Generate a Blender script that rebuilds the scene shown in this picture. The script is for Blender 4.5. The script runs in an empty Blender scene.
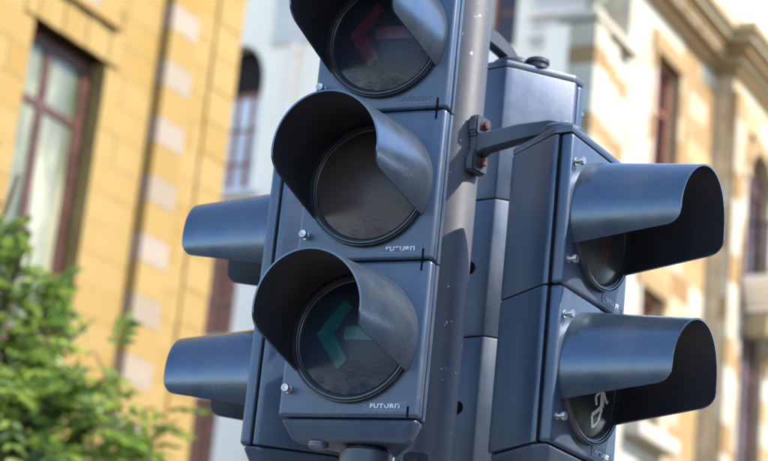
import bpy, bmesh, math, random
from mathutils import Vector, Matrix
R = math.radians
random.seed(7)
sc = bpy.context.scene
col = sc.collection

# ------------------------------------------------------------------ camera
cd = bpy.data.cameras.new("camera")
cam = bpy.data.objects.new("camera", cd); col.objects.link(cam)
PITCH, ROLL = R(17.059), R(5.882)
fw = Vector((0, math.cos(PITCH), math.sin(PITCH)))
up0 = Vector((0, -math.sin(PITCH), math.cos(PITCH)))
rt0 = Vector((1, 0, 0))
rt = rt0 * math.cos(ROLL) + up0 * math.sin(ROLL)
up = up0 * math.cos(ROLL) - rt0 * math.sin(ROLL)
mw = Matrix((rt, up, -fw)).transposed().to_4x4()
mw.translation = (0, 0, 1.6)
cam.matrix_world = mw
cd.sensor_width = 36.0
cd.lens = 2013.52 / 768 * 36.0
cd.clip_start, cd.clip_end = 0.1, 3000
cd.dof.use_dof = True
cd.dof.focus_distance = 2.98
cd.dof.aperture_fstop = 5.4
cd.dof.aperture_blades = 9
sc.camera = cam

# ------------------------------------------------------------------ sky, sun, exposure
SUN_EL, SUN_AZ = R(44), R(109)            # azimuth clockwise from +Y
world = bpy.data.worlds.new("World"); sc.world = world
world.use_nodes = True
nt = world.node_tree
bg = nt.nodes["Background"]
sky = nt.nodes.new("ShaderNodeTexSky")
sky.sky_type = 'NISHITA'; sky.sun_disc = False
sky.sun_elevation = SUN_EL; sky.sun_rotation = SUN_AZ
sky.air_density = 1.0; sky.dust_density = 0.25; sky.ozone_density = 2.6
nt.links.new(sky.outputs[0], bg.inputs[0])
bg.inputs[1].default_value = 0.15
sd = bpy.data.lights.new("sun", 'SUN')
sd.energy = 2.5; sd.angle = R(0.5); sd.color = (1.0, 0.94, 0.85)
sun = bpy.data.objects.new("sun", sd); col.objects.link(sun)
sdir = Vector((math.sin(SUN_AZ) * math.cos(SUN_EL), math.cos(SUN_AZ) * math.cos(SUN_EL), math.sin(SUN_EL)))
sun.rotation_euler = sdir.to_track_quat('Z', 'Y').to_euler()
sun.location = (20, -8, 30)
sc.view_settings.view_transform = 'Standard'
sc.view_settings.look = 'None'
sc.view_settings.exposure = 2.0
sc.view_settings.gamma = 1.0

# ------------------------------------------------------------------ material helpers
def newmat(name):
    m = bpy.data.materials.new(name); m.use_nodes = True
    t = m.node_tree
    return m, t, t.nodes["Principled BSDF"]
def node(t, typ, **kw):
    n = t.nodes.new(typ)
    for k, v in kw.items(): setattr(n, k, v)
    return n
def noise(t, scale, detail=4, rough=0.55, src='Object', dim=None):
    tc = node(t, "ShaderNodeTexCoord"); n = node(t, "ShaderNodeTexNoise")
    n.inputs["Scale"].default_value = scale; n.inputs["Detail"].default_value = detail
    n.inputs["Roughness"].default_value = rough
    if dim:
        mp = node(t, "ShaderNodeMapping"); mp.inputs["Scale"].default_value = dim
        t.links.new(tc.outputs[src], mp.inputs[0]); t.links.new(mp.outputs[0], n.inputs["Vector"])
    else: t.links.new(tc.outputs[src], n.inputs["Vector"])
    return n.outputs["Fac"]
def ramp(t, fac, stops):
    r = node(t, "ShaderNodeValToRGB")
    e = r.color_ramp.elements
    while len(e) < len(stops): e.new(0.5)
    for i, (p, c) in enumerate(stops):
        e[i].position = p; e[i].color = (*c, 1) if len(c) == 3 else c
    t.links.new(fac, r.inputs[0]); return r.outputs[0]
def mix(t, fac, a, b, mode='MIX'):
    m = node(t, "ShaderNodeMix", data_type='RGBA', blend_type=mode)
    for sock, v in ((m.inputs[0], fac), (m.inputs[6], a), (m.inputs[7], b)):
        if hasattr(v, 'links'): t.links.new(v, sock)
        elif isinstance(v, (int, float)): sock.default_value = v
        else: sock.default_value = (*v, 1)
    return m.outputs[2]
def bump(t, b, fac, strength=0.2, dist=0.01):
    n = node(t, "ShaderNodeBump"); n.inputs["Strength"].default_value = strength
    n.inputs["Distance"].default_value = dist
    t.links.new(fac, n.inputs["Height"]); t.links.new(n.outputs[0], b.inputs["Normal"])
def fl(t, fac, lo, hi, a=0.0, b=1.0):
    m = node(t, "ShaderNodeMapRange"); m.inputs[1].default_value = a; m.inputs[2].default_value = b
    m.inputs[3].default_value = lo; m.inputs[4].default_value = hi
    t.links.new(fac, m.inputs[0]); return m.outputs[0]

def painted(name, base, dust, rough=(0.32, 0.5), spec=0.6, dust_amt=0.5, bumpy=0.05, scratch=True, coat=0.0, metal=0.0, edge=0.0, chips=False):
    """weathered plastic or painted metal"""
    m, t, b = newmat(name)
    n1 = noise(t, 9, 6, 0.65); n2 = noise(t, 140, 3, 0.6); n3 = noise(t, 30, 5, 0.6, dim=(1, 1, 0.18))
    c = mix(t, fl(t, n1, 0, dust_amt, 0.38, 0.75), base, dust)
    c = mix(t, fl(t, n3, 0, dust_amt * 0.7, 0.5, 0.8), c, dust)
    if scratch:
        c = mix(t, fl(t, n2, 0, 0.8, 0.72, 0.80), c, tuple(min(1, x * 2.6 + 0.06) for x in dust))
    if chips:   # flaked paint, light undercoat showing in small spots
        n4 = noise(t, 105, 2, 0.5); n5 = noise(t, 5, 3, 0.6)
        chip = node(t, "ShaderNodeMath", operation='MULTIPLY')
        t.links.new(fl(t, n4, 0, 1, 0.70, 0.715), chip.inputs[0]); t.links.new(fl(t, n5, 0, 1, 0.44, 0.56), chip.inputs[1])
        c = mix(t, chip.outputs[0], c, (0.55, 0.54, 0.52))
    if edge:    # paint rubbed off along the edges
        bv = node(t, "ShaderNodeBevel", samples=4); bv.inputs["Radius"].default_value = 0.0045
        ge = node(t, "ShaderNodeNewGeometry")
        dp = node(t, "ShaderNodeVectorMath", operation='DOT_PRODUCT')
        t.links.new(bv.outputs[0], dp.inputs[0]); t.links.new(ge.outputs["Normal"], dp.inputs[1])
        wear = node(t, "ShaderNodeMath", operation='MULTIPLY')
        t.links.new(fl(t, dp.outputs["Value"], edge, 0.0, 0.86, 0.985), wear.inputs[0]); t.links.new(fl(t, n1, 0.15, 1, 0.40, 0.62), wear.inputs[1])
        c = mix(t, wear.outputs[0], c, (0.21, 0.205, 0.195))
    t.links.new(c, b.inputs["Base Color"])
    t.links.new(fl(t, n1, rough[0], rough[1], 0.3, 0.75), b.inputs["Roughness"])
    b.inputs["Specular IOR Level"].default_value = spec
    b.inputs['Metallic'].default_value = metal
    if coat:
        b.inputs["Coat Weight"].default_value = coat; b.inputs["Coat Roughness"].default_value = 0.2
    bump(t, b, n2, bumpy, 0.002)
    return m
def plain(name, c, rough=0.5, spec=0.5, metal=0.0, var=0.12, scale=20):
    m, t, b = newmat(name)
    n = noise(t, scale, 4)
    t.links.new(mix(t, fl(t, n, 0, 1, 0.35, 0.7), tuple(x * (1 - var) for x in c), tuple(min(1, x * (1 + var)) for x in c)), b.inputs["Base Color"])
    b.inputs["Roughness"].default_value = rough; b.inputs["Specular IOR Level"].default_value = spec
    b.inputs["Metallic"].default_value = metal
    return m
def stone(name, c1, c2, c3, scale=3.0):
    """ashlar: each block its own tint, veins and stains inside it"""
    m, t, b = newmat(name)
    oi = node(t, "ShaderNodeObjectInfo")
    n1 = noise(t, scale, 6, 0.6, src='Generated'); n2 = noise(t, 60, 4, 0.7, src='Generated')
    c = ramp(t, oi.outputs["Random"], [(0.0, c1), (0.55, c2), (1.0, c3)])
    c = mix(t, fl(t, n1, 0, 0.55, 0.42, 0.8), c, c3)
    c = mix(t, fl(t, n2, 0, 0.35, 0.45, 0.8), c, tuple(x * 0.6 for x in c3))
    t.links.new(c, b.inputs["Base Color"]); b.inputs["Roughness"].default_value = 0.85
    b.inputs["Specular IOR Level"].default_value = 0.2
    bump(t, b, n2, 0.4, 0.01)
    return m

M = {}
M['shell'] = painted('weathered_black_housing', (0.032, 0.057, 0.103), (0.074, 0.090, 0.113), (0.34, 0.54), 0.8, 0.85, metal=0.36, edge=0.8)
M['hood_out'] = painted('satin_visor', (0.055, 0.086, 0.130), (0.115, 0.124, 0.132), (0.19, 0.38), 0.9, 0.8, 0.03, metal=0.65)
M['hood_in'] = painted('matt_black_visor_lining', (0.022, 0.021, 0.023), (0.055, 0.051, 0.049), (0.48, 0.62), 0.4, 0.4, 0.03, scratch=False)
M['bezel'] = painted('black_lens_ring', (0.020, 0.023, 0.028), (0.06, 0.065, 0.07), (0.28, 0.4), 0.6, 0.4, scratch=False)
M['gap'] = plain('dark_gap', (0.004, 0.004, 0.006), 0.8, 0.1)
M['chrome'] = plain('plated_screw', (0.42, 0.41, 0.39), 0.36, 0.5, 0.9, 0.35, 90)
M['rust'] = plain('rusty_bolt', (0.075, 0.034, 0.027), 0.75, 0.3, 0.0, 0.45, 60)
M['bracket'] = painted('bracket_paint', (0.022, 0.029, 0.043), (0.055, 0.06, 0.07), (0.38, 0.52), 0.55, 0.4)
def lens_mat(name, c1, c2):
    m, t, b = newmat(name)
    n = noise(t, 14, 5, 0.6); n2 = noise(t, 120, 3, 0.6)
    c = mix(t, fl(t, n, 0, 1, 0.35, 0.7), c1, c2)
    c = mix(t, fl(t, n2, 0, 0.6, 0.7, 0.82), c, (0.12, 0.12, 0.12))
    tc = node(t, "ShaderNodeTexCoord"); sx = node(t, "ShaderNodeSeparateXYZ"); t.links.new(tc.outputs["Object"], sx.inputs[0])
    dm = node(t, "ShaderNodeMath", operation='MULTIPLY')
    t.links.new(fl(t, sx.outputs[2], 0.75, 0.0, -0.086, -0.045), dm.inputs[0]); t.links.new(fl(t, noise(t, 45, 4, 0.65), 0, 1, 0.42, 0.66), dm.inputs[1])
    c = mix(t, dm.outputs[0], c, (0.13, 0.125, 0.12))
    vo = node(t, "ShaderNodeTexVoronoi"); vo.inputs["Scale"].default_value = 260; t.links.new(tc.outputs["Object"], vo.inputs["Vector"])
    bump(t, b, vo.outputs["Distance"], 0.10, 0.002)
    t.links.new(c, b.inputs["Base Color"])
    b.inputs["Roughness"].default_value = 0.30; b.inputs["Specular IOR Level"].default_value = 0.28
    return m
M['lens_red'] = lens_mat('red_signal_lens', (0.018, 0.021, 0.034), (0.028, 0.031, 0.046))
M['lens_amber'] = lens_mat('amber_signal_lens', (0.066, 0.047, 0.046), (0.092, 0.066, 0.064))
M['lens_green'] = lens_mat('green_signal_lens', (0.016, 0.028, 0.046), (0.026, 0.042, 0.060))
M['lens_ped'] = lens_mat('pedestrian_lens', (0.045, 0.046, 0.046), (0.065, 0.062, 0.060))
M['lens_ped_dark'] = lens_mat('dark_pedestrian_lens', (0.018, 0.026, 0.026), (0.030, 0.038, 0.036))
M['arrow_red'] = plain('unlit_red_arrow', (0.080, 0.025, 0.042), 0.3, 0.5, 0, 0.3, 40)
M['arrow_green'] = plain('unlit_green_arrow', (0.012, 0.088, 0.098), 0.3, 0.5, 0, 0.3, 40)
M['man_red'] = plain('unlit_red_figure', (0.13, 0.060, 0.055), 0.3, 0.5, 0, 0.3, 40)
M['man_white'] = plain('silver_figure', (0.88, 0.88, 0.84), 0.35, 0.5, 0.0, 0.2, 60)
def worn_print(name, lo):
    m, t, b = newmat(name)
    oi = node(t, "ShaderNodeObjectInfo"); tc = node(t, "ShaderNodeTexCoord")
    ad = node(t, "ShaderNodeVectorMath", operation='ADD'); sc_ = node(t, "ShaderNodeVectorMath", operation='SCALE')
    cm = node(t, "ShaderNodeCombineXYZ"); t.links.new(oi.outputs["Random"], cm.inputs[0]); t.links.new(oi.outputs["Random"], cm.inputs[2])
    t.links.new(cm.outputs[0], sc_.inputs[0]); sc_.inputs["Scale"].default_value = 3.0
    t.links.new(tc.outputs["Object"], ad.inputs[0]); t.links.new(sc_.outputs[0], ad.inputs[1])
    n = node(t, "ShaderNodeTexNoise"); n.inputs["Scale"].default_value = 85; n.inputs["Detail"].default_value = 4
    t.links.new(ad.outputs[0], n.inputs["Vector"])
    # the print is flaking: shell paint shows through where it has worn away
    c = mix(t, fl(t, n.outputs["Fac"], 0, 1, lo, lo + 0.07), (0.55, 0.58, 0.60), (0.07, 0.085, 0.11))
    t.links.new(c, b.inputs["Base Color"]); b.inputs["Roughness"].default_value = 0.5
    return m
PRINTS = [worn_print('rubbed_off_print', 0.30), worn_print('half_worn_print', 0.49), worn_print('worn_white_print', 0.54)]
M['plate'] = painted('label_plate', (0.024, 0.032, 0.046), (0.070, 0.080, 0.092), (0.3, 0.4), 0.6, 0.5, scratch=False)
M['pole'] = painted('grey_pole_paint', (0.054, 0.055, 0.065), (0.090, 0.088, 0.090), (0.48, 0.62), 0.4, 0.9, 0.10, chips=True)
# setting
M['yellow'] = stone('yellow_sandstone', (0.333, 0.223, 0.079), (0.324, 0.211, 0.071), (0.303, 0.179, 0.050))
M['yellow_pale'] = stone('pale_pink_limestone', (0.326, 0.259, 0.191), (0.306, 0.239, 0.173), (0.272, 0.205, 0.137))
M['yellow_back'] = plain('lime_mortar', (0.28, 0.19, 0.072), 0.9, 0.1, 0, 0.2, 3)
M['cream'] = stone('cream_limestone', (0.457, 0.373, 0.245), (0.418, 0.319, 0.179), (0.326, 0.208, 0.087), 2.0)
M['cream_pale'] = stone('pale_limestone', (0.481, 0.435, 0.347), (0.456, 0.398, 0.301), (0.392, 0.306, 0.196), 2.0)
M['tan'] = stone('tan_stone', (0.336, 0.222, 0.103), (0.304, 0.189, 0.083), (0.258, 0.144, 0.055), 2.0)
M['cream_back'] = plain('pale_mortar', (0.50, 0.38, 0.24), 0.9, 0.1, 0, 0.2, 3)
M['white'] = plain('white_plaster', (0.96, 0.785, 0.60), 0.85, 0.2, 0, 0.03, 1.0)
M['shade_and_sill_tone'] = plain('shade_tone_and_sill_plaster', (0.66, 0.57, 0.50), 0.85, 0.2, 0, 0.06, 1.0)  # grey puts the upper wall's shade into colour; sills use it too
M['wood'] = plain('dark_red_window_wood', (0.085, 0.036, 0.026), 0.5, 0.25, 0, 0.3, 8)
M['door_wood'] = plain('red_brown_shutter_wood', (0.30, 0.105, 0.055), 0.55, 0.4, 0, 0.3, 5)
def glass_mat(name, a, b_, c_):
    m, t, b = newmat(name)
    n = noise(t, 2.4, 3, 0.5, dim=(1, 1, 0.35))
    t.links.new(ramp(t, n, [(0.35, a), (0.52, b_), (0.68, c_)]), b.inputs["Base Color"])
    b.inputs["Roughness"].default_value = 0.10; b.inputs["Specular IOR Level"].default_value = 0.4
    return m
M['pane'] = glass_mat('reflection_toned_glass', (0.06, 0.075, 0.045), (0.15, 0.15, 0.085), (0.36, 0.33, 0.21))  # pale reflection tones are put into the pane colour; no curtain behind
M['pane_white'] = glass_mat('bright_glass', (0.42, 0.38, 0.38), (0.56, 0.52, 0.52), (0.70, 0.66, 0.64))
M['pane_dark'] = glass_mat('dark_glass', (0.030, 0.018, 0.022), (0.055, 0.032, 0.034), (0.10, 0.06, 0.055))
M['opp_wall'] = plain('tan_street_stone', (0.30, 0.22, 0.12), 0.85, 0.2, 0, 0.2, 1.5)
M['room'] = plain('dark_room', (0.03, 0.024, 0.022), 0.9, 0.1)
M['shutter'] = plain('faded_shutter_panel', (0.24, 0.085, 0.045), 0.6, 0.3, 0, 0.3, 5)
M['iron'] = plain('black_railing_iron', (0.03, 0.025, 0.03), 0.5, 0.4)
M['asphalt'] = plain('asphalt', (0.05, 0.05, 0.052), 0.9, 0.3, 0, 0.3, 3)
M['paving'] = plain('pale_paving', (0.24, 0.22, 0.20), 0.85, 0.3, 0, 0.2, 2)
M['earth'] = plain('ground_earth', (0.11, 0.10, 0.085), 0.95, 0.1, 0, 0.25, 0.2)
M['bark'] = plain('bark', (0.09, 0.065, 0.045), 0.9, 0.2, 0, 0.4, 30)
def leaf_mat():
    m, t, b = newmat('leaf')
    oi = node(t, "ShaderNodeNewGeometry")
    c = ramp(t, oi.outputs["Random Per Island"], [(0.0, (0.045, 0.095, 0.030)), (0.45, (0.15, 0.25, 0.042)), (1.0, (0.36, 0.43, 0.07))])
    t.links.new(c, b.inputs["Base Color"]); b.inputs["Roughness"].default_value = 0.45
    tr = node(t, "ShaderNodeBsdfTranslucent"); ms = node(t, "ShaderNodeMixShader")
    ms.inputs[0].default_value = 0.5
    t.links.new(c, tr.inputs[0]); t.links.new(b.outputs[0], ms.inputs[1]); t.links.new(tr.outputs[0], ms.inputs[2])
    t.links.new(ms.outputs[0], t.nodes["Material Output"].inputs[0])
    return m
M['leaf'] = leaf_mat()

# ------------------------------------------------------------------ object helpers
def link(name, me, mat=None, parent=None, loc=None, rot=None, scale=None):
    o = bpy.data.objects.new(name, me); col.objects.link(o)
    if mat and me is not None and len(me.materials) == 0: me.materials.append(mat)
    if parent: o.parent = parent
    if loc is not None: o.location = loc
    if rot is not None: o.rotation_euler = rot
    if scale is not None: o.scale = scale
    return o
def tag(o, label, cat, group=None):
    o['label'] = label; o['category'] = cat
    if group: o['group'] = group
    return o
def thing(name, label, cat, loc=(0, 0, 0), rz=0.0, group=None):
    o = link(name, None, loc=loc, rot=(0, 0, rz)); return tag(o, label, cat, group)
def finish(bm, name, smooth=None, recalc=True):
    if recalc: bmesh.ops.recalc_face_normals(bm, faces=bm.faces)
    me = bpy.data.meshes.new(name); bm.to_mesh(me); bm.free()
    if smooth:
        for p in me.polygons: p.use_smooth = True
        me.set_sharp_from_angle(angle=R(smooth))
    return me
def bm_box(bm, x0, x1, y0, y1, z0, z1):
    vs = [bm.verts.new(p) for p in ((x0,y0,z0),(x1,y0,z0),(x1,y1,z0),(x0,y1,z0),(x0,y0,z1),(x1,y0,z1),(x1,y1,z1),(x0,y1,z1))]
    fs = [bm.faces.new([vs[i] for i in q]) for q in ((0,3,2,1),(4,5,6,7),(0,1,5,4),(1,2,6,5),(2,3,7,6),(3,0,4,7))]
    return vs, fs
def box_me(name, *b, bevel=0.0, seg=2, smooth=None):
    bm = bmesh.new(); bm_box(bm, *b)
    if bevel: bmesh.ops.bevel(bm, geom=bm.edges[:], offset=bevel, segments=seg, profile=0.6, affect='EDGES')
    return finish(bm, name, smooth or (40 if bevel else None))
def prism_me(name, poly, z0, z1, bevel=0.0, seg=2, top_scale=1.0, bot_scale=1.0, center=(0, 0), smooth=40):
    bm = bmesh.new()
    def ring(z, s): return [bm.verts.new((center[0] + (x - center[0]) * s, center[1] + (y - center[1]) * s, z)) for x, y in poly]
    a, b = ring(z0, bot_scale), ring(z1, top_scale)
    n = len(poly)
    bm.faces.new(a[::-1]); bm.faces.new(b)
    for i in range(n): bm.faces.new((a[i], a[(i + 1) % n], b[(i + 1) % n], b[i]))
    bmesh.ops.recalc_face_normals(bm, faces=bm.faces)
    if bevel:
        es = [e for e in bm.edges if e.calc_face_angle(0) > R(25)]
        bmesh.ops.bevel(bm, geom=es, offset=bevel, segments=seg, profile=0.6, affect='EDGES', clamp_overlap=True)
    return finish(bm, name, smooth)
def lathe_me(name, prof, n=48, axis='Y', smooth=35, caps=True):
    """prof: list of (radius, v); v runs toward -Y (axis Y) or +Z (axis Z)"""
    bm = bmesh.new(); rings = []
    for r, v in prof:
        ring = []
        for i in range(n):
            a = 2 * math.pi * i / n
            p = (r * math.cos(a), -v, r * math.sin(a)) if axis == 'Y' else (r * math.cos(a), r * math.sin(a), v)
            ring.append(bm.verts.new(p))
        rings.append(ring)
    for a, b in zip(rings, rings[1:]):
        for i in range(n): bm.faces.new((a[i], a[(i + 1) % n], b[(i + 1) % n], b[i]))
    if caps:
        if prof[0][0] > 1e-5: bm.faces.new(rings[0])
        if prof[-1][0] > 1e-5: bm.faces.new(rings[-1])
    bmesh.ops.remove_doubles(bm, verts=bm.verts, dist=1e-6)
    return finish(bm, name, smooth)
def tube_bm(bm, pts, rads, n=8):
    rings = []
    for i, p in enumerate(pts):
        p = Vector(p)
        d = (Vector(pts[min(i + 1, len(pts) - 1)]) - Vector(pts[max(i - 1, 0)])).normalized()
        a = d.cross(Vector((0.3, 0.1, 1)) if abs(d.z) < 0.9 else Vector((1, 0, 0))).normalized(); b = d.cross(a)
        rings.append([bm.verts.new(p + (a * math.cos(2 * math.pi * k / n) + b * math.sin(2 * math.pi * k / n)) * rads[i]) for k in range(n)])
    for a, b in zip(rings, rings[1:]):
        for k in range(n): bm.faces.new((a[k], a[(k + 1) % n], b[(k + 1) % n], b[k]))
    bm.faces.new(rings[0][::-1]); bm.faces.new(rings[-1])

# ------------------------------------------------------------------ ground, road, pavement
A = R(29.5); dS = Vector((math.sin(A), math.cos(A), 0)); nS = Vector((math.cos(A), -math.sin(A), 0)); Q = 11.5
RZ_WALL = math.pi / 2 - A
def struct(name, me, mat, **kw):
    o = link(name, me, mat, **kw); o['kind'] = 'structure'; return o
struct('ground', box_me('ground', -900, 900, -900, 900, -0.5, -0.16), M['earth'])
wall_root = (-Q * nS.x, -Q * nS.y, 0)
struct('road', box_me('road', -60, 90, -40, 60, -0.15, -0.12), M['asphalt'])
struct('pavement', box_me('pavement', -40, 90, -2.6, -0.02, -0.115, 0.0, bevel=0.01), M['paving'], loc=wall_root, rot=(0, 0, RZ_WALL))
struct('traffic_island', prism_me('traffic_island', [(1.7 * math.cos(k * math.pi / 14) * 1.5, 3.0 + 1.7 * math.sin(k * math.pi / 14)) for k in range(28)], -0.115, 0.0, 0.02), M['paving'])

# ------------------------------------------------------------------ signal pole
def make_pole():
    prof = [(0.064, 0.012), (0.064, 0.3), (0.058, 0.34)] + [(0.0466, 0.40), (0.0466, 3.84), (0.044, 3.85), (0.03, 3.87), (0.0, 3.875)]
    me = lathe_me('signal_pole', prof, 56, 'Z')
    o = link('signal_pole', me, M['pole'], loc=(0.1010, 3.2, 0))
    tag(o, 'tall grey painted steel pole between the traffic light heads, speckled with paint flecks', 'pole')
    pl = prism_me('base_plate', [(0.15 * math.cos(k * math.pi / 4 + 0.39), 0.15 * math.sin(k * math.pi / 4 + 0.39)) for k in range(8)], 0.0, 0.012, 0.002)
    link('base_plate', pl, M['pole'], parent=o)
    return o
pole = make_pole()

# ------------------------------------------------------------------ traffic light heads
H = 0.2443; W2 = 0.115; DEP = 0.144; BK = 0.040
LR = 0.0880
def dome_v(r): return 0.003 + 0.012 * (1 - (r / LR) ** 2)
def make_housing(n_open_top, z0, z1):
    poly = [(-W2 + .001, .0245), (W2 - .001, .0245), (W2 - .001, .033), (BK + .010, DEP - .012), (BK, DEP), (-BK, DEP), (-BK - .010, DEP - .012), (-W2 + .001, .033)]
    return prism_me('housing_section', poly, z0 + .0008, z1 - .0008, 0.0035, 2)
def make_pan():
    poly = [(-W2 + .002, .003), (W2 - .002, .003), (W2 - .002, .033), (BK, DEP - .001), (-BK, DEP - .001), (-W2 + .002, .033)]
    return prism_me('bottom_pan', poly, -.034, -.0006, 0.009, 3, bot_scale=0.82, center=(0, .07))
def make_cap():
    poly = [(-W2 + .001, .001), (W2 - .001, .001), (W2 - .001, .033), (BK, DEP), (-BK, DEP), (-W2 + .001, .033)]
    return prism_me('top_cap', poly, .0006, .013, 0.004, 2)
def make_door():
    return box_me('door', -W2 + .0008, W2 - .0008, 0.0, .0205, -H / 2 + .0010, H / 2 - .0010, bevel=.0062, seg=3)
def make_bezel():
    prof = [(.1008, -.001), (.1008, .0095), (.1004, .0102), (.0998, .0102), (.0994, .0075), (.0985, .0075), (.0970, .0105), (.0945, .0105), (.0938, .0075), (.0920, .0070), (.0912, .0045), (.0895, .0040), (LR - .0005, .0005)]
    return lathe_me('bezel', prof, 72, caps=False, smooth=50)
def make_lens():
    prof = [(LR, -.002)] + [(LR * k / 10, dome_v(LR * k / 10)) for k in range(10, -1, -1)]
    return lathe_me('lens', prof, 48, smooth=60)
HL = 0.177
def make_hood():
    """open-bottomed visor: an arc of a slightly conical tube with rounded front corners"""
    th = 0.0028
    nv, na = 22, 44
    rc = 0.022
    vs_ = [-0.0005 + (HL + 0.0005) * (1 - (1 - k / nv) ** 1.6) for k in range(nv + 1)]
    bm = bmesh.new()
    def phi(v):
        r = rad(v)
        zb = -0.052 + (0.052 - 0.027) * (v / HL)            # lower edge climbs towards the tip
        over = v - (HL - rc)
        if over > 0: zb += rc - math.sqrt(max(rc * rc - over * over, 0))
        return math.asin(max(-0.99, min(0.99, -zb / r)))     # angle below the horizontal
    def rad(v): return 0.1045 + (0.0868 - 0.1045) * (v / HL)
    grid = {}
    for L_, off in ((0, 0.0), (1, -th)):
        for i, v in enumerate(vs_):
            p = phi(v)
            for j in range(na + 1):
                a = -p + (math.pi + 2 * p) * j / na
                r = rad(v) + off
                vv = v * (0.985 + 0.050 * max(0.0, math.sin(a)) ** 1.5)   # the roof reaches further than the cheeks
                grid[L_, i, j] = bm.verts.new((r * math.cos(a), -vv, r * math.sin(a)))
    outer, inner = [], []
    for i in range(nv):
        for j in range(na):
            outer.append(bm.faces.new((grid[0, i, j], grid[0, i, j + 1], grid[0, i + 1, j + 1], grid[0, i + 1, j])))
            inner.append(bm.faces.new((grid[1, i, j], grid[1, i + 1, j], grid[1, i + 1, j + 1], grid[1, i, j + 1])))
    for i in range(nv):
        for j in (0, na): outer.append(bm.faces.new((grid[0, i, j], grid[0, i + 1, j], grid[1, i + 1, j], grid[1, i, j])))
    for j in range(na):
        for i in (0, nv): outer.append(bm.faces.new((grid[0, i, j], grid[1, i, j], grid[1, i, j + 1], grid[0, i, j + 1])))
    for f in inner: f.material_index = 1
    me = finish(bm, 'hood', 45)
    me.materials.append(M['hood_out']); me.materials.append(M['hood_in'])
    return me
def dome_shape(name, polys, mat, off=0.0006, cuts=3, thick=0.0007):
    """flat figure laid on the domed lens"""
    bm = bmesh.new()
    for poly in polys:
        f = bm.faces.new([bm.verts.new((x, 0, z)) for x, z in poly])
    bmesh.ops.triangulate(bm, faces=bm.faces[:])
    bmesh.ops.subdivide_edges(bm, edges=bm.edges[:], cuts=cuts, use_grid_fill=True)
    for v in bm.verts: v.co.y = -(dome_v(math.hypot(v.co.x, v.co.z)) + off)
    ext = bmesh.ops.extrude_face_region(bm, geom=bm.faces[:])
    for g in ext['geom']:
        if isinstance(g, bmesh.types.BMVert): g.co.y += thick
    me = finish(bm, name); me.materials.append(mat); return me
def arrow_polys(): # points to the viewer's left
    w = 0.0105
    shaft = [(-.010, -w + .004), (.060, -w + .004), (.060, w + .004), (-.010, w + .004)]
    k = math.sqrt(.5); t = .0105
    tip = (-.058, .004)
    # chevron, mitred at the tip
    cx = tip[0] + t * 2 * k * 2 * .5
    lo = (-.010, .004 - .048)
    chev = [tip, (lo[0] - t * k - .0, lo[1] - t * k + .0), (lo[0] + t * k, lo[1] + t * k), (tip[0] + 2 * t / k, .004),
            (lo[0] + t * k, .008 - (lo[1] + t * k)), (lo[0] - t * k, .008 - (lo[1] - t * k))]
    return [shaft, [chev[0], chev[1], chev[2], chev[3]], [chev[0], chev[3], chev[4], chev[5]]]
def ngon(cx, cz, r, n=12): return [(cx + r * math.cos(2 * math.pi * i / n), cz + r * math.sin(2 * math.pi * i / n)) for i in range(n)]
def bar(x0, z0, x1, z1, w):
    dx, dz = x1 - x0, z1 - z0; l = math.hypot(dx, dz); px, pz = -dz / l * w / 2, dx / l * w / 2
    return [(x0 + px, z0 + pz), (x0 - px, z0 - pz), (x1 - px, z1 - pz), (x1 + px, z1 + pz)]
def walking_polys():
    return [[(.020 + x * .92, -.031 + z * .72) for x, z in q] for q in _walk()]
def _walk():
    return [ngon(.004, .040, .0095), bar(.002, .029, .008, -.008, .016), bar(-.004, .025, -.022, .006, .006), bar(-.022, .0045, -.014, -.010, .006),
            bar(.010, .023, .026, .008, .006), bar(.027, .0065, .034, .012, .0055),
            bar(.005, -.009, -.024, -.034, .008), bar(-.0235, -.0355, -.012, -.058, .0065), bar(.009, -.0095, .004, -.040, .008), bar(.0035, -.0415, -.010, -.0565, .006)]
def standing_polys():
    return [ngon(0, .048, .010), [(-.012, .034), (-.010, -.004), (.010, -.004), (.012, .034)], bar(-.0165, .033, -.019, -.002, .006), bar(.0165, .033, .019, -.002, .006),
            bar(-.0055, -.006, -.007, -.058, .009), bar(.0055, -.006, .007, -.058, .009)]
def text_me(body, size):
    cu = bpy.data.curves.new('lettering', 'FONT'); cu.body = body; cu.size = size; cu.extrude = 0.0002
    cu.align_x = 'CENTER'; cu.align_y = 'CENTER'; cu.space_character = 1.12; cu.offset = 0.00035; cu.resolution_u = 2
    o = bpy.data.objects.new('lettering_source', cu); col.objects.link(o)
    dg = bpy.context.evaluated_depsgraph_get(); dg.update()
    me = bpy.data.meshes.new_from_object(o.evaluated_get(dg))
    bpy.data.objects.remove(o); bpy.data.curves.remove(cu)
    for v in me.vertices:
        x, y, z = v.co; v.co = (x * 1.28, -z, y)
    me.name = 'lettering'; me.materials.clear(); return me
def make_plate():
    # thin raised frame round the maker's lettering
    bm = bmesh.new()
    x, z, w = .0345, .0078, .0009
    bm_box(bm, -x, x, -.0005, .0004, z - w, z); bm_box(bm, -x, x, -.0005, .0004, -z, -z + w)
    bm_box(bm, -x, -x + w, -.0006, .0004, -z + w, z - w); bm_box(bm, x - w, x, -.0006, .0004, -z + w, z - w)
    bm_box(bm, -x + w, x - w, -.00025, .0004, -z + w, z - w)
    me = finish(bm, 'label_plate'); me.materials.append(M['shell']); return me
def make_screw():
    prof = [(.0062, -.001), (.0062, .0015), (.0040, .0018), (.0040, .0095), (.0066, .0100), (.0066, .0145), (.0058, .0155), (.0020, .0155), (.0, .0150)]
    me = lathe_me('screw', prof, 16, smooth=40); me.materials.append(M['chrome']); return me

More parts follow.
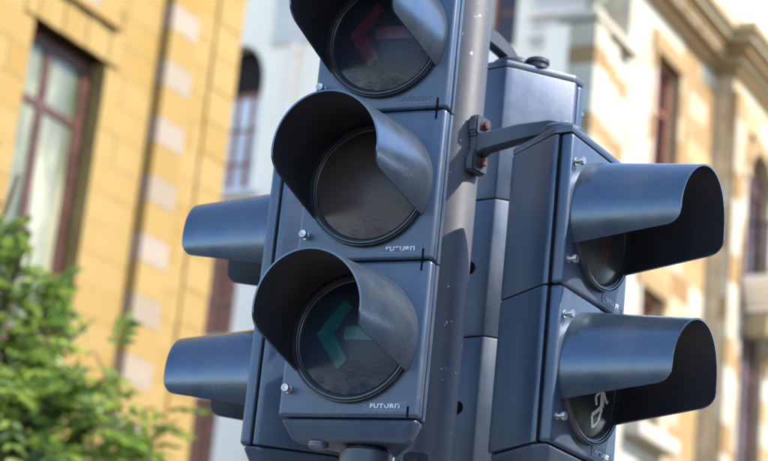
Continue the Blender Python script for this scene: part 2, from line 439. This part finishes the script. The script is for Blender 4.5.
ME = dict(door=make_door(), bezel=make_bezel(), lens=make_lens(), hood=make_hood(), screw=make_screw(), plate=make_plate(), text=text_me('FUTURIT', .0092), pan=make_pan(), cap=make_cap())
ME['slot_top'] = box_me('latch_slot', -.0016, .0016, -.0006, .002, -.0175, -.0016)  # both slots are raised black bars, recess darkness put into their colour
ME['slot_bot'] = box_me('latch_slot', -.0016, .0016, -.0006, .002, .0016, .0175)
ME['knockout'] = lathe_me('knockout', [(.0115, -.0002), (.0115, .0012), (.0095, .0014), (.0085, .0004), (.0, .0004)], 24)
def lens_copy(mat):
    me = ME['lens'].copy(); me.materials.clear(); me.materials.append(mat); return me

def make_head(label, loc, yaw, aspects, group, top_index):
    """aspects listed from the top; z = 0 of the thing is its lowest module's bottom"""
    n = len(aspects)
    t = thing('traffic_light', label, 'traffic light', loc, yaw, group)
    for k, (lm, sym, smat) in enumerate(aspects):
        zc = (n - 1 - k) * H + H / 2
        link('housing_section', make_housing(0, zc - H / 2, zc + H / 2), M['shell'], t)
        d = link('door', ME['door'], M['shell'], t, (0, 0, zc))
        for sx, sz in ((-.100, .078), (-.100, -.080)):
            link('screw', ME['screw'], None, d, (sx, 0, sz), (0, random.uniform(0, 3), 0))
        link('label_plate', ME['plate'], None, d, (.062, 0, -.1045))
        tx = ME['text'].copy(); tx.materials.append(PRINTS[2 - (n - 1 - k)] if n == 3 else PRINTS[2])
        link('lettering', tx, None, d, (.062, -.0006, -.1045))
        link('latch_slot', ME['slot_top'], M['gap'], d, (.0985, 0, H / 2))
        link('latch_slot', ME['slot_bot'], M['gap'], d, (.0985, 0, -H / 2))
        link('bezel', ME['bezel'], M['bezel'], t, (0, 0, zc))
        ln = link('lens', lens_copy(lm), None, t, (0, 0, zc))
        if sym: link(sym[0], dome_shape(sym[0], sym[1], smat), None, ln)
        link('hood', ME['hood'], None, t, (0, 0, zc))
        link('knockout', ME['knockout'], M['gap'], t, (0, DEP, zc), (0, 0, math.pi))
        link('door_gasket', box_me('door_gasket', -W2 + .0045, W2 - .0045, .020, .0255, zc - H / 2 + .004, zc + H / 2 - .004), M['gap'], t)
    link('bottom_pan', ME['pan'], M['shell'], t)
    link('top_cap', ME['cap'], M['shell'], t, (0, 0, n * H))
    return t

arrow = ('arrow', arrow_polys())
veh = [(M['lens_red'], arrow, M['arrow_red']), (M['lens_amber'], None, None), (M['lens_green'], arrow, M['arrow_green'])]
ped = [(M['lens_ped'], ('standing_figure', standing_polys()), M['man_red']), (M['lens_ped_dark'], ('walking_figure', walking_polys()), M['man_white'])]
G = 'traffic light heads mounted around the pole'
Z0 = 1.6
front = make_head('front traffic light head facing the camera, its unlit lenses with red and green left arrows', (-.0277, 2.951, Z0 + .8538 - H), R(-24.54), veh, G, 0)
right = make_head('pedestrian light head on the right, hoods pointing right, with silver walking figure', (.3367, 3.017, Z0 + .8425 - H), R(57.56), ped, G, 0)
left = make_head('pedestrian light head on the left behind the front head, its hoods pointing left', (-.1507, 3.3442, Z0 + .8507 - H), R(-115.12), ped, G, 0)
back = make_head('rear traffic light head behind the pole, seen from its plain back and grey side', (.239, 3.413, Z0 + 1.0832 - 2 * H), R(142.7), veh, G, 0)

# mount nut and drain boss under the heads
nut = lathe_me('mounting_nut', [(.0, -.034), (.036, -.034), (.040, -.030), (.040, -.008), (.034, -.004), (.030, .0)], 32, 'Z')
boss = lathe_me('drain_boss', [(.0, -.010), (.012, -.010), (.015, -.007), (.016, .0)], 24, 'Z')
for h_ in (front, right, left, back):
    link('mounting_nut', nut, M['bracket'], h_, (.012, .060, -.034))
    link('drain_boss', boss, M['shell'], h_, (-.055, .030, -.0325))

# ------------------------------------------------------------------ mounting brackets
def make_bracket(label, start, foot, yaw_plate):
    """clamp plate on the pole, a tapered arm, and a round foot bolted to the head"""
    t = thing('mounting_bracket', label, 'bracket', start, yaw_plate, 'brackets that fix the heads to the pole')
    # local frame: -Y is outward from the pole
    bm = bmesh.new()
    # pad with two raised ears and a waist
    poly = [(-.017, -.050), (.017, -.050), (.020, -.044), (.020, -.020), (.014, -.014), (.014, .014), (.020, .020), (.020, .044), (.017, .050), (-.017, .050), (-.020, .044), (-.020, .020), (-.014, .014), (-.014, -.014), (-.020, -.020), (-.020, -.044)]
    a = [bm.verts.new((x, .010, z)) for x, z in poly]; b = [bm.verts.new((x, -.008, z)) for x, z in poly]
    bm.faces.new(a); bm.faces.new(b[::-1])
    for i in range(len(poly)): bm.faces.new((a[i], a[(i + 1) % len(poly)], b[(i + 1) % len(poly)], b[i]))
    bmesh.ops.recalc_face_normals(bm, faces=bm.faces)
    bmesh.ops.bevel(bm, geom=[e for e in bm.edges if e.calc_face_angle(0) > R(30)], offset=.003, segments=2, affect='EDGES')
    link('clamp_plate', finish(bm, 'clamp_plate', 40), M['bracket'], t)
    bolt = lathe_me('bolt', [(.010, -.002), (.010, .002), (.0072, .0022), (.0072, .009), (.005, .010), (.0, .010)], 6, smooth=20)
    for z in (-.032, .032): link('bolt', bolt, M['rust'], t, (0, -.0075, z), (0, random.uniform(0, 1), 0))
    # arm: from the plate to above the foot, in local coordinates
    inv = Matrix.Rotation(-yaw_plate, 3, 'Z')
    f = inv @ (Vector(foot) - Vector(start))
    p0 = Vector((0, -.004, 0)); p1 = f + Vector((0, 0, .020))
    dirv = (p1 - p0); L = dirv.length; dirv.normalize()
    side = dirv.cross(Vector((0, 0, 1))).normalized(); upv = side.cross(dirv)
    bm = bmesh.new(); rings = []
    for s, hw, hh in ((-.0, .013, .024), (.10, .012, .0165), (.5, .011, .0150), (.86, .011, .0125), (1.0, .011, .006)):
        c = p0 + dirv * L * s + upv * (0.004 * math.sin(s * math.pi))
        rings.append([bm.verts.new(c + side * x * hw + upv * z * hh) for x, z in ((-1, -.8), (-.7, -1), (.7, -1), (1, -.8), (1, .8), (.7, 1), (-.7, 1), (-1, .8))])
    for a, b in zip(rings, rings[1:]):
        for k in range(8): bm.faces.new((a[k], a[(k + 1) % 8], b[(k + 1) % 8], b[k]))
    bm.faces.new(rings[0][::-1]); bm.faces.new(rings[-1])
    link('arm', finish(bm, 'arm', 40), M['bracket'], t)
    fm = lathe_me('foot', [(.0, .0), (.034, .0), (.036, .004), (.035, .012), (.028, .018), (.012, .021), (.0, .021)], 32, 'Z')
    link('foot', fm, M['bracket'], t, f)
    bt = lathe_me('foot_bolt', [(.0075, .018), (.0075, .028), (.006, .030), (.0, .030)], 6, 'Z', smooth=20)
    link('foot_bolt', bt, M['chrome'], t, f)
    return t
def pole_pt(z, yaw, extra=.0):
    x = .101; r = .0466 + .009 + extra
    return (x + math.sin(yaw) * r, 3.2 - math.cos(yaw) * r, z)
def head_pt(h_, x, y, z):
    c, s = math.cos(h_.rotation_euler.z), math.sin(h_.rotation_euler.z)
    return (h_.location.x + x * c - y * s, h_.location.y + x * s + y * c, h_.location.z + z)
make_bracket('dark bracket with two rusty bolts joining the pole to the right pedestrian head', pole_pt(2.735, R(48)), head_pt(right, -.058, .046, 2 * H + .013), R(48))
make_bracket('bracket arm above the rear head, reaching over its top from behind the pole', pole_pt(2.985, R(158)), head_pt(back, -.018, .092, 3 * H + .013), R(158))
make_bracket('bracket clamp low on the pole under the front head', pole_pt(2.155, R(-14)), head_pt(front, .012, .06, -.095), R(-14))
capk = lathe_me('blanking_cap', [(.018, .0), (.018, .008), (.021, .010), (.021, .016), (.016, .019), (.0, .019)], 28, 'Z')
link('blanking_cap', capk, M['bracket'], back, (-.064, .082, 3 * H + .013))

# ------------------------------------------------------------------ masonry helpers (wall frame: x along street, -y outward, z up)
unit = box_me('stone_block', -.5, .5, -.5, .5, -.5, .5)
UNITS = {}
def unit_for(mat):
    if mat.name not in UNITS:
        me = unit.copy(); me.materials.clear(); me.materials.append(mat); UNITS[mat.name] = me
    return UNITS[mat.name]
def block(parent, x0, x1, y0, y1, z0, z1, mat, name='stone_block'):
    return link(name, unit_for(mat), None, parent, ((x0 + x1) / 2, (y0 + y1) / 2, (z0 + z1) / 2), None, (x1 - x0, y1 - y0, z1 - z0))
def courses(parent, s0, s1, z0, z1, ch, bl, mat, holes=(), yf=0.0, gap=.004, pick=None):
    k = 0; z = z0
    while z < z1 - .05:
        zt = min(z + ch, z1)
        spans = [(s0, s1)]
        for (a, b, c, d) in holes:
            if zt > c + .01 and z < d - .01:
                new = []
                for p, q in spans:
                    if b <= p or a >= q: new.append((p, q)); continue
                    if a > p: new.append((p, a))
                    if b < q: new.append((b, q))
                spans = new
        for p, q in spans:
            x = p
            first = bl * (0.5 if k % 2 else 1.0) * random.uniform(.9, 1.1)
            while x < q - .01:
                e = x + first; first = bl * random.uniform(.85, 1.15)
                if q - e < bl * .35: e = q
                mt = pick(x, z) if pick else mat
                o = random.uniform(-.003, .003)
                block(parent, x + gap / 2, e - gap / 2, yf + o, yf + .10, z + gap / 2, zt - gap / 2, mt)
                x = e
        z = zt; k += 1
def backing(parent, s0, s1, y0, y1, z0, z1, holes, mat, name='wall'):
    """wall behind the facing blocks, with real openings"""
    xs = sorted({s0, s1, *[h[0] for h in holes], *[h[1] for h in holes]}); zs = sorted({z0, z1, *[h[2] for h in holes], *[h[3] for h in holes]})
    bm = bmesh.new()
    for a, b in zip(xs, xs[1:]):
        for c, d in zip(zs, zs[1:]):
            if any(a >= h[0] - 1e-6 and b <= h[1] + 1e-6 and c >= h[2] - 1e-6 and d <= h[3] + 1e-6 for h in holes): continue
            bm_box(bm, a, b, y0, y1, c, d)
    bmesh.ops.remove_doubles(bm, verts=bm.verts, dist=1e-5)
    # drop the inner faces left between neighbouring cells
    seen = {}
    for f in bm.faces: seen.setdefault(tuple(sorted(v.index for v in f.verts)), []).append(f)
    return bm, seen, name, parent, mat
def add_backing(*a, **k):
    bm, _, name, parent, mat = backing(*a, **k)
    bm.verts.index_update(); d = {}
    for f in bm.faces: d.setdefault(tuple(sorted(v.index for v in f.verts)), []).append(f)
    kill = [f for fs in d.values() if len(fs) > 1 for f in fs]
    bmesh.ops.delete(bm, geom=kill, context='FACES')
    return link(name, finish(bm, name), mat, parent)
def window(parent, s0, s1, z0, z1, y, fw_, mull, trans, wood, pane, label=None):
    """window > frame, pane..."""
    w = link('window', None, parent=parent)
    bm = bmesh.new()
    bm_box(bm, s0, s0 + fw_, y, y + .07, z0, z1); bm_box(bm, s1 - fw_, s1, y, y + .07, z0, z1)
    bm_box(bm, s0 + fw_, s1 - fw_, y, y + .07, z1 - fw_, z1); bm_box(bm, s0 + fw_, s1 - fw_, y, y + .07, z0, z0 + fw_)
    for m in mull: bm_box(bm, m - fw_ * .42, m + fw_ * .42, y + .004, y + .066, z0 + fw_, z1 - fw_)
    for tz in trans:
        edges = [s0 + fw_] + [v for m in mull for v in (m - fw_ * .42, m + fw_ * .42)] + [s1 - fw_]
        for a, b in zip(edges[::2], edges[1::2]): bm_box(bm, a, b, y + .008, y + .062, tz - fw_ * .3, tz + fw_ * .3)
    link('frame', finish(bm, 'frame'), wood, w)
    xs = [s0 + fw_] + [v for m in mull for v in (m - fw_ * .42, m + fw_ * .42)] + [s1 - fw_]
    zs = [z0 + fw_] + [v for tz in trans for v in (tz - fw_ * .3, tz + fw_ * .3)] + [z1 - fw_]
    for a, b in zip(xs[::2], xs[1::2]):
        for c, d in zip(zs[::2], zs[1::2]):
            link('pane', box_me('pane', a - .004, b + .004, y + .03, y + .036, c - .004, d + .004), pane, w)
    return w

# ------------------------------------------------------------------ yellow sandstone building (left)
yb = thing('sandstone_building', 'yellow sandstone building at left with striped pilaster and dark red framed window', 'building', wall_root, RZ_WALL)
WL = (13.40, 14.56, 5.45, 8.64)
END = 16.765
add_backing(yb, 4.0, END, .012, .50, 0.0, 13.0, [WL], M['yellow_back'])
link('building_core', box_me('building_core', 4.0, END, .52, 9.0, 0, 12.98), M['room'], yb)
holes = [(WL[0] - .0, WL[1] + .0, WL[2], WL[3]), (WL[0] - .16, WL[1] + .16, 8.64, 9.0), (15.34, 15.80, 0, 13)]
courses(yb, 9.9, END, 4.3, 10.9, .307, .62, M['yellow'], holes)
# flat arch over the window: wedge stones side by side
vx = WL[0] - .16; nvs = 8; vw = (WL[1] + .16 - vx) / nvs
for k in range(nvs):
    block(yb, vx + k * vw + .004, vx + (k + 1) * vw - .004, -.012 - .008 * (k % 2), .2, 8.64, 8.985, M['yellow'], 'voussoir')
# string course and the striped blocks above it
link('string_course', box_me('string_course', WL[0] - .32, WL[1] + .06, -.075, .09, 8.99, 9.06, bevel=.012), M['yellow'], yb)
for k in range(5):
    block(yb, WL[0] - .30 + k * .30, WL[0] - .006 + k * .30, -.03, .09, 9.066, 9.40, M['yellow_pale'] if k % 2 else M['yellow'], 'stone_block')
# jamb stones
z = WL[2]
while z < WL[3] - .02:
    zt = min(z + .307, WL[3] - .004)
    for x0, x1 in ((WL[0] - .10, WL[0] - .0), (WL[1], WL[1] + .10)):
        pass
    z = zt + .004
# pilaster of alternating stones
z = 4.0; k = 0
z = 9.6 - .612 * 9
while z < 11.2:
    block(yb, 15.34, 15.80, -.126, .10, z - .275, z - .004, M['yellow_pale'], 'pale_stone_block')
    block(yb, 15.342, 15.798, -.124, .10, z, z + .333, M['yellow'])
    z += .612
# shallow corner strip at the building's end
z = 4.3; k = 0
while z < 10.9:
    block(yb, 16.28, END - .02, -.022 - .004 * (k % 2), -.010, z + .005, z + .362, M['yellow'])
    z += .367; k += 1
window(yb, WL[0] + .002, WL[1] - .002, WL[2], WL[3] - .002, .18, .13, [13.90], [7.96], M['wood'], M['pane'])
link('sill', box_me('sill', WL[0] - .1, WL[1] + .1, -.08, .20, WL[2] - .12, WL[2] - .003, bevel=.01), M['yellow_pale'], yb)
link('roof_cornice', box_me('roof_cornice', 4.0, END + .25, -.3, .5, 13.01, 13.4, bevel=.05), M['yellow'], yb)

# ------------------------------------------------------------------ cream stone building (right)
cb = thing('limestone_building', 'sunlit cream limestone building at right with moulded cornice and arched balcony bay', 'building', wall_root, RZ_WALL)
W1 = (28.78, 29.92, 11.75, 14.60); W2_ = (28.70, 29.75, 8.30, 10.56)
S0, SB, SE = 27.60, 31.66, 37.5
add_backing(cb, S0, SB, .085, .60, 0.0, 15.5, [W1, W2_], M['cream_back'])
link('building_core', box_me('building_core', S0, SE, .62, .76, 0, 15.5), M['room'], cb)
def pick_wall(x, z):
    r = random.random()
    if x < 28.70: return M['cream_pale']
    if 29.85 < x < 30.5: return M['tan'] if r < .6 else M['cream']
    if x > 31.0: return M['tan'] if r < .35 else M['cream']
    return M['cream_pale'] if r < .45 else (M['cream'] if r < .8 else M['tan'])
courses(cb, S0, SB, 7.0, 15.28, .42, .95, M['cream'], [W1, W2_], pick=pick_wall)
# window surrounds
for (a, b, c, d) in (W1, W2_):
    for k in range(int((d - c) / .42) + 1):
        z0 = c + k * .42; z1 = min(z0 + .414, d)
        if z1 - z0 < .05: continue
        block(cb, b + .002, b + .17, -.035, .0, z0, z1, M['tan'] if k % 2 else M['cream'], 'surround_stone')
        block(cb, a - .15, a - .002, -.035, .0, z0, z1, M['tan'] if k % 3 == 0 else M['cream_pale'], 'surround_stone')
    link('lintel', box_me('lintel', a - .2, b + .2, -.05, -.008, d + .004, d + .34, bevel=.008), M['tan'], cb)
    window(cb, a + .002, b - .002, c, d - .002, .17, .10, [(a + b) / 2], [c + (d - c) * .72, c + (d - c) * .36], M['door_wood'], M['pane_dark'])
link('sill', box_me('sill', W2_[0] - .35, W2_[1] + .35, -.30, .3, W2_[2] - .24, W2_[2] - .004, bevel=.03), M['cream_pale'], cb)
link('sill', box_me('sill', W1[0] - .25, W1[1] + .25, -.18, .3, W1[2] - .18, W1[2] - .004, bevel=.03), M['cream'], cb)
# bay that steps forward, with the arched opening
YB = -.36
AR = (32.62, 33.95); AC = (AR[0] + AR[1]) / 2; ARAD = (AR[1] - AR[0]) / 2; ASP = 13.65; AZ0 = 11.80
DR2 = (32.62, 33.95, 8.0, 11.0)
hol = [(AR[0], AR[1], AZ0, ASP + ARAD), DR2]
add_backing(cb, SB, SE, YB + .085, .08, 0.0, 15.5, hol, M['cream_back'], name='bay_wall')
def pick_bay(x, z):
    r = random.random()
    return M['cream_pale'] if r < .45 else (M['cream'] if r < .8 else M['tan'])
courses(cb, SB, 34.6, 7.0, 15.28, .42, .78, M['cream'], hol, yf=YB, pick=pick_bay)
# arch spandrels and ring stones
bm = bmesh.new(); n = 14
for sgn in (-1, 1):
    prev = None
    for i in range(n + 1):
        a = math.pi / 2 * i / n
        x = AC + sgn * ARAD * math.cos(a); zz = ASP + ARAD * math.sin(a)
        cur = (x, zz)
        if prev:
            xo = AC + sgn * ARAD
            q = [(prev[0], prev[1]), (cur[0], cur[1]), (cur[0], ASP + ARAD), (prev[0], ASP + ARAD)]
            f0 = [bm.verts.new((x_, YB + .01, z_)) for x_, z_ in q]; f1 = [bm.verts.new((x_, .06, z_)) for x_, z_ in q]
            bm.faces.new(f0); bm.faces.new(f1[::-1])
            for k in range(4): bm.faces.new((f0[k], f1[k], f1[(k + 1) % 4], f0[(k + 1) % 4]))
        prev = cur
link('arch_spandrel', finish(bm, 'arch_spandrel'), M['cream'], cb)
nv = 11
for k in range(nv):
    a0 = math.pi * k / nv + .006; a1 = math.pi * (k + 1) / nv - .006
    bm = bmesh.new()
    q = [(AC + r_ * math.cos(a), ASP + r_ * math.sin(a)) for r_, a in ((ARAD, a0), (ARAD + .26, a0), (ARAD + .26, a1), (ARAD, a1))]
    f0 = [bm.verts.new((x_, YB - .045, z_)) for x_, z_ in q]; f1 = [bm.verts.new((x_, YB + .006, z_)) for x_, z_ in q]
    bm.faces.new(f0); bm.faces.new(f1[::-1])
    for j in range(4): bm.faces.new((f0[j], f1[j], f1[(j + 1) % 4], f0[(j + 1) % 4]))
    link('arch_stone', finish(bm, 'arch_stone'), M['tan'] if k % 2 else M['cream'], cb)
window(cb, AR[0] + .01, AR[1] - .01, AZ0, ASP + ARAD - .01, YB + .14, .10, [AC], [ASP, 12.7], M['wood'], M['pane_dark'])
window(cb, DR2[0] + .01, DR2[1] - .01, DR2[2], DR2[3] - .01, YB + .14, .12, [AC], [10.2], M['wood'], M['pane_dark'])
# balcony
bal = link('balcony', None, parent=cb)
bm = bmesh.new()
for x0, z0, z1, y0 in ((32.40, 11.62, 11.78, -1.30), (32.46, 11.50, 11.617, -1.22), (32.54, 11.36, 11.497, -1.12), (32.64, 11.2, 11.357, -.95)):
    bm_box(bm, x0, 36.4 - (x0 - 32.4), y0, YB - .05, z0, z1)
link('balcony_slab', finish(bm, 'balcony_slab'), M['white'], bal)
bm = bmesh.new()
for x in [32.48 + .11 * k for k in range(35)]: bm_box(bm, x - .019, x + .019, -1.245, -1.225, 11.782, 12.72)
for y in [-1.1 + .13 * k for k in range(6)]: bm_box(bm, 32.46, 32.498, y - .019, y + .019, 11.782, 12.72)
bm_box(bm, 32.45, 36.3, -1.26, -1.21, 12.722, 12.77); bm_box(bm, 32.455, 32.505, -1.205, YB - .06, 12.722, 12.77)
link('railing', finish(bm, 'railing'), M['iron'], bal)
for x in (32.75, 34.2):
    link('corbel', box_me('corbel', x - .1, x + .1, -.85, YB - .05, 10.75, 11.195, bevel=.04), M['cream'], bal)
# pilaster strip on the bay corner
z = 7.0; k = 0
while z < 15.0:
    block(cb, SB + .04, SB + .52, YB - .07, YB - .008, z + .006, z + .494, M['cream_pale'] if k % 3 else M['tan'], 'pilaster_stone'); z += .5; k += 1
# cornice in stepped mouldings, breaking forward round the bay
for k, (z0, z1, pr) in enumerate(((15.285, 15.42, .10), (15.424, 15.55, .20), (15.554, 15.72, .32), (15.724, 15.86, .44), (15.864, 16.05, .54))):
    me = prism_me('moulding', [(S0 - pr * .6, .5), (S0 - pr * .6, -pr), (SB - pr, -pr), (SB - pr, YB - pr), (SE, YB - pr), (SE, .5)], z0, z1, .012, 1)
    link('moulding', me, M['tan'] if k in (0, 2) else M['cream'], cb)
for k in range(22):
    x = S0 + .1 + k * .19
    if x < SB - .5: block(cb, x, x + .10, -.30, -.10, 15.43, 15.548, M['cream'], 'dentil')
link('sky_stand_in_wall', box_me('sky_stand_in_wall', S0 - .1, SE, .25, .6, 16.054, 19.0), M['white'], cb)  # added white wall standing in for the bright sky above the cornice
link('sky_stand_in_panel', box_me('sky_stand_in_panel', SB + .9, SE, YB + .2, .24, 16.056, 18.9), M['white'], cb)  # added forward piece of the same sky stand-in
# lower corner pier with striped courses
z = 7.0; k = 0
while z < 13.9:
    hgt = .285 if k % 3 == 2 else .40
    zt = min(z + hgt, 13.93)
    mt = M['tan'] if k % 3 == 2 else M['cream_pale']
    for x0, x1, y0 in ((25.92, 26.42, -.16), (26.44, 26.98, -.10), (27.0, 27.58, -.02)):
        block(cb, x0 + .005, x1 - .005, y0 - random.uniform(0, .012), .30, z + .005, zt - .005, mt, 'pier_stone')
    z = zt; k += 1
link('pier_core', box_me('pier_core', 25.93, 27.58, .302, .70, 0, 13.9), M['white'], cb)
link('pier_coping', box_me('pier_coping', 25.88, 27.595, -.20, .5, 13.94, 14.06, bevel=.02), M['cream_pale'], cb)
link('finial', lathe_me('finial', [(.0, .0), (.16, .0), (.16, .06), (.07, .10), (.06, .18), (.15, .27), (.18, .38), (.14, .50), (.05, .56), (.0, .58)], 24, 'Z'), M['cream_pale'], cb, (26.10, -.02, 14.062))

# ------------------------------------------------------------------ white building across the side street
WY = R(-29.5)
wb_ = thing('white_building', 'bright white plastered building in the gap beyond, with a column of dark red framed windows', 'building', (dS.x * 28.3, dS.y * 28.3, 0), WY)
XR = -12.28
HA = (-19.92, -18.81, 12.50, 15.32); HB = (-19.92, -18.83, 9.80, 11.95); HC = (-19.92, -18.90, 6.2, 8.75); HD = (-14.36, -13.86, 14.72, 16.3)
add_backing(wb_, -27, XR, 0.0, .5, 0.0, 18.5, [HA, HB, HC, HD], M['white'])
link('building_core', box_me('building_core', -27, XR, .52, 9, 0, 18.4), M['room'], wb_)
bm = bmesh.new(); n = 12; c0 = (HA[0] + HA[1]) / 2; ra = (HA[1] - HA[0]) / 2; rz_ = .78; sp = HA[3] - rz_
for sgn in (-1, 1):
    prev = None
    for i in range(n + 1):
        a = math.pi / 2 * i / n; cur = (c0 + sgn * ra * math.cos(a), sp + rz_ * math.sin(a))
        if prev:
            q = [prev, cur, (cur[0], HA[3]), (prev[0], HA[3])]
            f0 = [bm.verts.new((x_, .004, z_)) for x_, z_ in q]; f1 = [bm.verts.new((x_, .3, z_)) for x_, z_ in q]
            bm.faces.new(f0); bm.faces.new(f1[::-1])
            for k in range(4): bm.faces.new((f0[k], f1[k], f1[(k + 1) % 4], f0[(k + 1) % 4]))
        prev = cur
link('arch_spandrel', finish(bm, 'arch_spandrel'), M['white'], wb_)
link('fanlight', box_me('fanlight', HA[0] + .01, HA[1] - .01, .31, .36, 14.42, HA[3] - .01), M['room'], wb_)
window(wb_, HA[0] + .01, HA[1] - .01, HA[2], 14.41, .14, .09, [c0, c0 + .30], [13.05, 13.7], M['door_wood'], M['pane_white'])
window(wb_, HB[0] + .01, HB[1] - .01, HB[2], HB[3] - .01, .12, .16, [c0], [10.5], M['door_wood'], M['shutter'])
window(wb_, HC[0] + .01, HC[1] - .01, HC[2], HC[3] - .01, .12, .14, [c0], [7.4], M['door_wood'], M['shutter'])
window(wb_, HD[0] + .01, HD[1] - .01, HD[2], HD[3] - .01, .10, .06, [], [15.4], M['door_wood'], M['pane_dark'])
link('sill', box_me('sill', HA[0] - .12, HA[1] + .14, -.14, .1, HA[2] - .13, HA[2] - .003, bevel=.02), M['shade_and_sill_tone'], wb_)
link('sill', box_me('sill', HB[0] - .12, HB[1] + .14, -.14, .1, HB[2] - .13, HB[2] - .003, bevel=.02), M['shade_and_sill_tone'], wb_)
link('downpipe', lathe_me('downpipe', [(.05, 0.0), (.05, 15.0), (.075, 15.0), (.075, 15.18), (.0, 15.18)], 16, 'Z'), M['white'], wb_, (-18.15, -.07, 0))
link('painted_shade_panel', box_me('painted_shade_panel', -18.70, -16.2, -.05, -.004, 15.22, 18.3, bevel=.01), M['shade_and_sill_tone'], wb_)  # added panels: shade on the upper white wall is put into their colour
link('painted_shade_panel', box_me('painted_shade_panel', -13.55, XR - .02, -.05, -.004, 14.66, 18.3, bevel=.01), M['shade_and_sill_tone'], wb_)
for z0, pr in ((14.80, .06), (15.16, .10), (15.6, .14)):
    link('string_course', box_me('string_course', -13.6, XR - .03, -.05 - pr, -.052, z0 + .004, z0 + .09, bevel=.012), M['white'], wb_)
link('roof_cornice', box_me('roof_cornice', -27.2, XR, -.4, .5, 18.504, 19.0, bevel=.05), M['white'], wb_)

# ------------------------------------------------------------------ building across the street, unseen, added so right-facing surfaces reflect a street
ob = thing('unseen_street_building', 'tan stone street building on the opposite side of the road, outside the frame, added for its reflections', 'building', (13.5 * nS.x, 13.5 * nS.y, 0), RZ_WALL)
oh = [(x, x + 1.2, z, z + 2.2) for x in range(-6, 40, 4) for z in (1.2, 5.6)]
add_backing(ob, -8.0, 42.0, -.5, 0.0, 0.0, 9.6, oh, M['opp_wall'])
link('building_core', box_me('building_core', -8.0, 42.0, -9.0, -.52, 0, 9.5), M['room'], ob)
link('roof_cornice', box_me('roof_cornice', -8.2, 42.2, -.6, .35, 9.604, 10.0, bevel=.05), M['opp_wall'], ob)
for (a, b, c, d) in oh:
    link('pane', box_me('pane', a + .005, b - .005, -.32, -.28, c + .005, d - .005), M['pane_dark'], ob)

# ------------------------------------------------------------------ trees
def leaflet(bm, p, d, n_, L, w):
    d = d.normalized(); s = d.cross(n_).normalized(); n2 = s.cross(d)
    vs = [p, p + d * L * .45 + s * w + n2 * L * .06, p + d * L - n2 * L * .10, p + d * L * .45 - s * w + n2 * L * .06]
    v = [bm.verts.new(x) for x in vs]
    bm.faces.new(v)
def twig(bm, p, d, L, k, leafL):
    """one feathery leaf: pairs of leaflets along a drooping stalk"""
    d = d.normalized(); upv = Vector((random.uniform(-.3, .3), random.uniform(-.3, .3), 1)); s = d.cross(upv).normalized(); u = s.cross(d)
    for i in range(k):
        t = (i + 1) / k
        q = p + d * L * t - Vector((0, 0, 1)) * L * .28 * t * t
        for sg in (-1, 1):
            ld = (d * .55 + s * sg * random.uniform(.7, 1.1) + Vector((0, 0, -.22)))
            leaflet(bm, q, ld, u + Vector((random.uniform(-.4, .4), random.uniform(-.4, .4), 0)), leafL * random.uniform(.7, 1.2) * (1.1 - .4 * abs(t - .5)), leafL * .23)
    leaflet(bm, p + d * L - Vector((0, 0, 1)) * L * .28, d + Vector((0, 0, -.3)), u, leafL, leafL * .2)
def tree(name, label, base, limbs, seed, leafL, ntw, trunk_r, group=None):
    """limbs: list of (tip, spread radius, number of twigs)"""
    random.seed(seed)
    t = thing(name, label, 'tree', base, 0, group)
    bm = bmesh.new(); lb = bmesh.new()
    fork = Vector((.05, -.03, limbs[0][3]))
    tube_bm(bm, [(0, 0, 0), (.03, .02, fork.z * .5), fork], [trunk_r, trunk_r * .8, trunk_r * .62], 10)
    link('trunk', finish(bm, 'trunk', 60), M['bark'], t)
    for tip, spread, cnt, _ in limbs:
        bm = bmesh.new()
        tip = Vector(tip); mid = fork.lerp(tip, .5) + Vector((random.uniform(-.12, .12), random.uniform(-.12, .12), .12))
        tube_bm(bm, [fork, mid, tip], [trunk_r * .42, trunk_r * .26, trunk_r * .10], 7)
        for j in range(cnt):
            # shoots leave the outer half of the limb, twigs leave the shoots
            f_ = random.uniform(.45, 1.0)
            o = (fork.lerp(mid, f_ * 2) if f_ < .5 else mid.lerp(tip, f_ * 2 - 1))
            dv = Vector((random.gauss(0, 1), random.gauss(0, 1), random.gauss(.25, .7))).normalized()
            e = o + dv * spread * random.uniform(.45, 1.0)
            tube_bm(bm, [o, o.lerp(e, .5) + Vector((0, 0, .03)), e], [.008, .005, .002], 4)
            for q in range(ntw):
                g = o.lerp(e, random.uniform(.3, 1.0)) + Vector((random.gauss(0, .05), random.gauss(0, .05), random.gauss(0, .05)))
                td = (dv + Vector((random.gauss(0, .8), random.gauss(0, .8), random.gauss(0, .5))))
                twig(lb, g, td, random.uniform(.12, .22), random.randint(4, 6), leafL)
        link('limb', finish(bm, 'limb', 60), M['bark'], t)
    link('crown', finish(lb, 'crown', recalc=False), M['leaf'], t)
    return t
random.seed(23)
LIMBS = []
for k in range(38):
    d_ = Vector((random.gauss(0, 1), random.gauss(0, 1), random.gauss(0, 1))).normalized() * random.uniform(.55, 1.0)
    LIMBS.append(((.35 + d_.x * 1.0, d_.y * .75, 3.22 + d_.z * 1.02), .36, 10, 2.1))
LIMBS += [((.22, -.1, 4.55), .22, 4, 2.1), ((.42, .1, 4.45), .20, 4, 2.1), ((.05, .0, 4.4), .3, 5, 2.1)]
tree('street_tree', 'leafy green street tree in the lower left in front of the sandstone building', (-2.15, 8.9, 0), LIMBS, 11, .084, 5, .10)
tree('young_tree', 'slender young tree with sparse leaves low beside the corner of the sandstone building', (-1.62, 16.0, 0),
     [((.12, .0, 4.45), .25, 5, 3.2), ((-.10, .1, 4.15), .25, 5, 3.2), ((.25, -.1, 3.95), .3, 6, 3.2)], 5, .08, 3, .035)
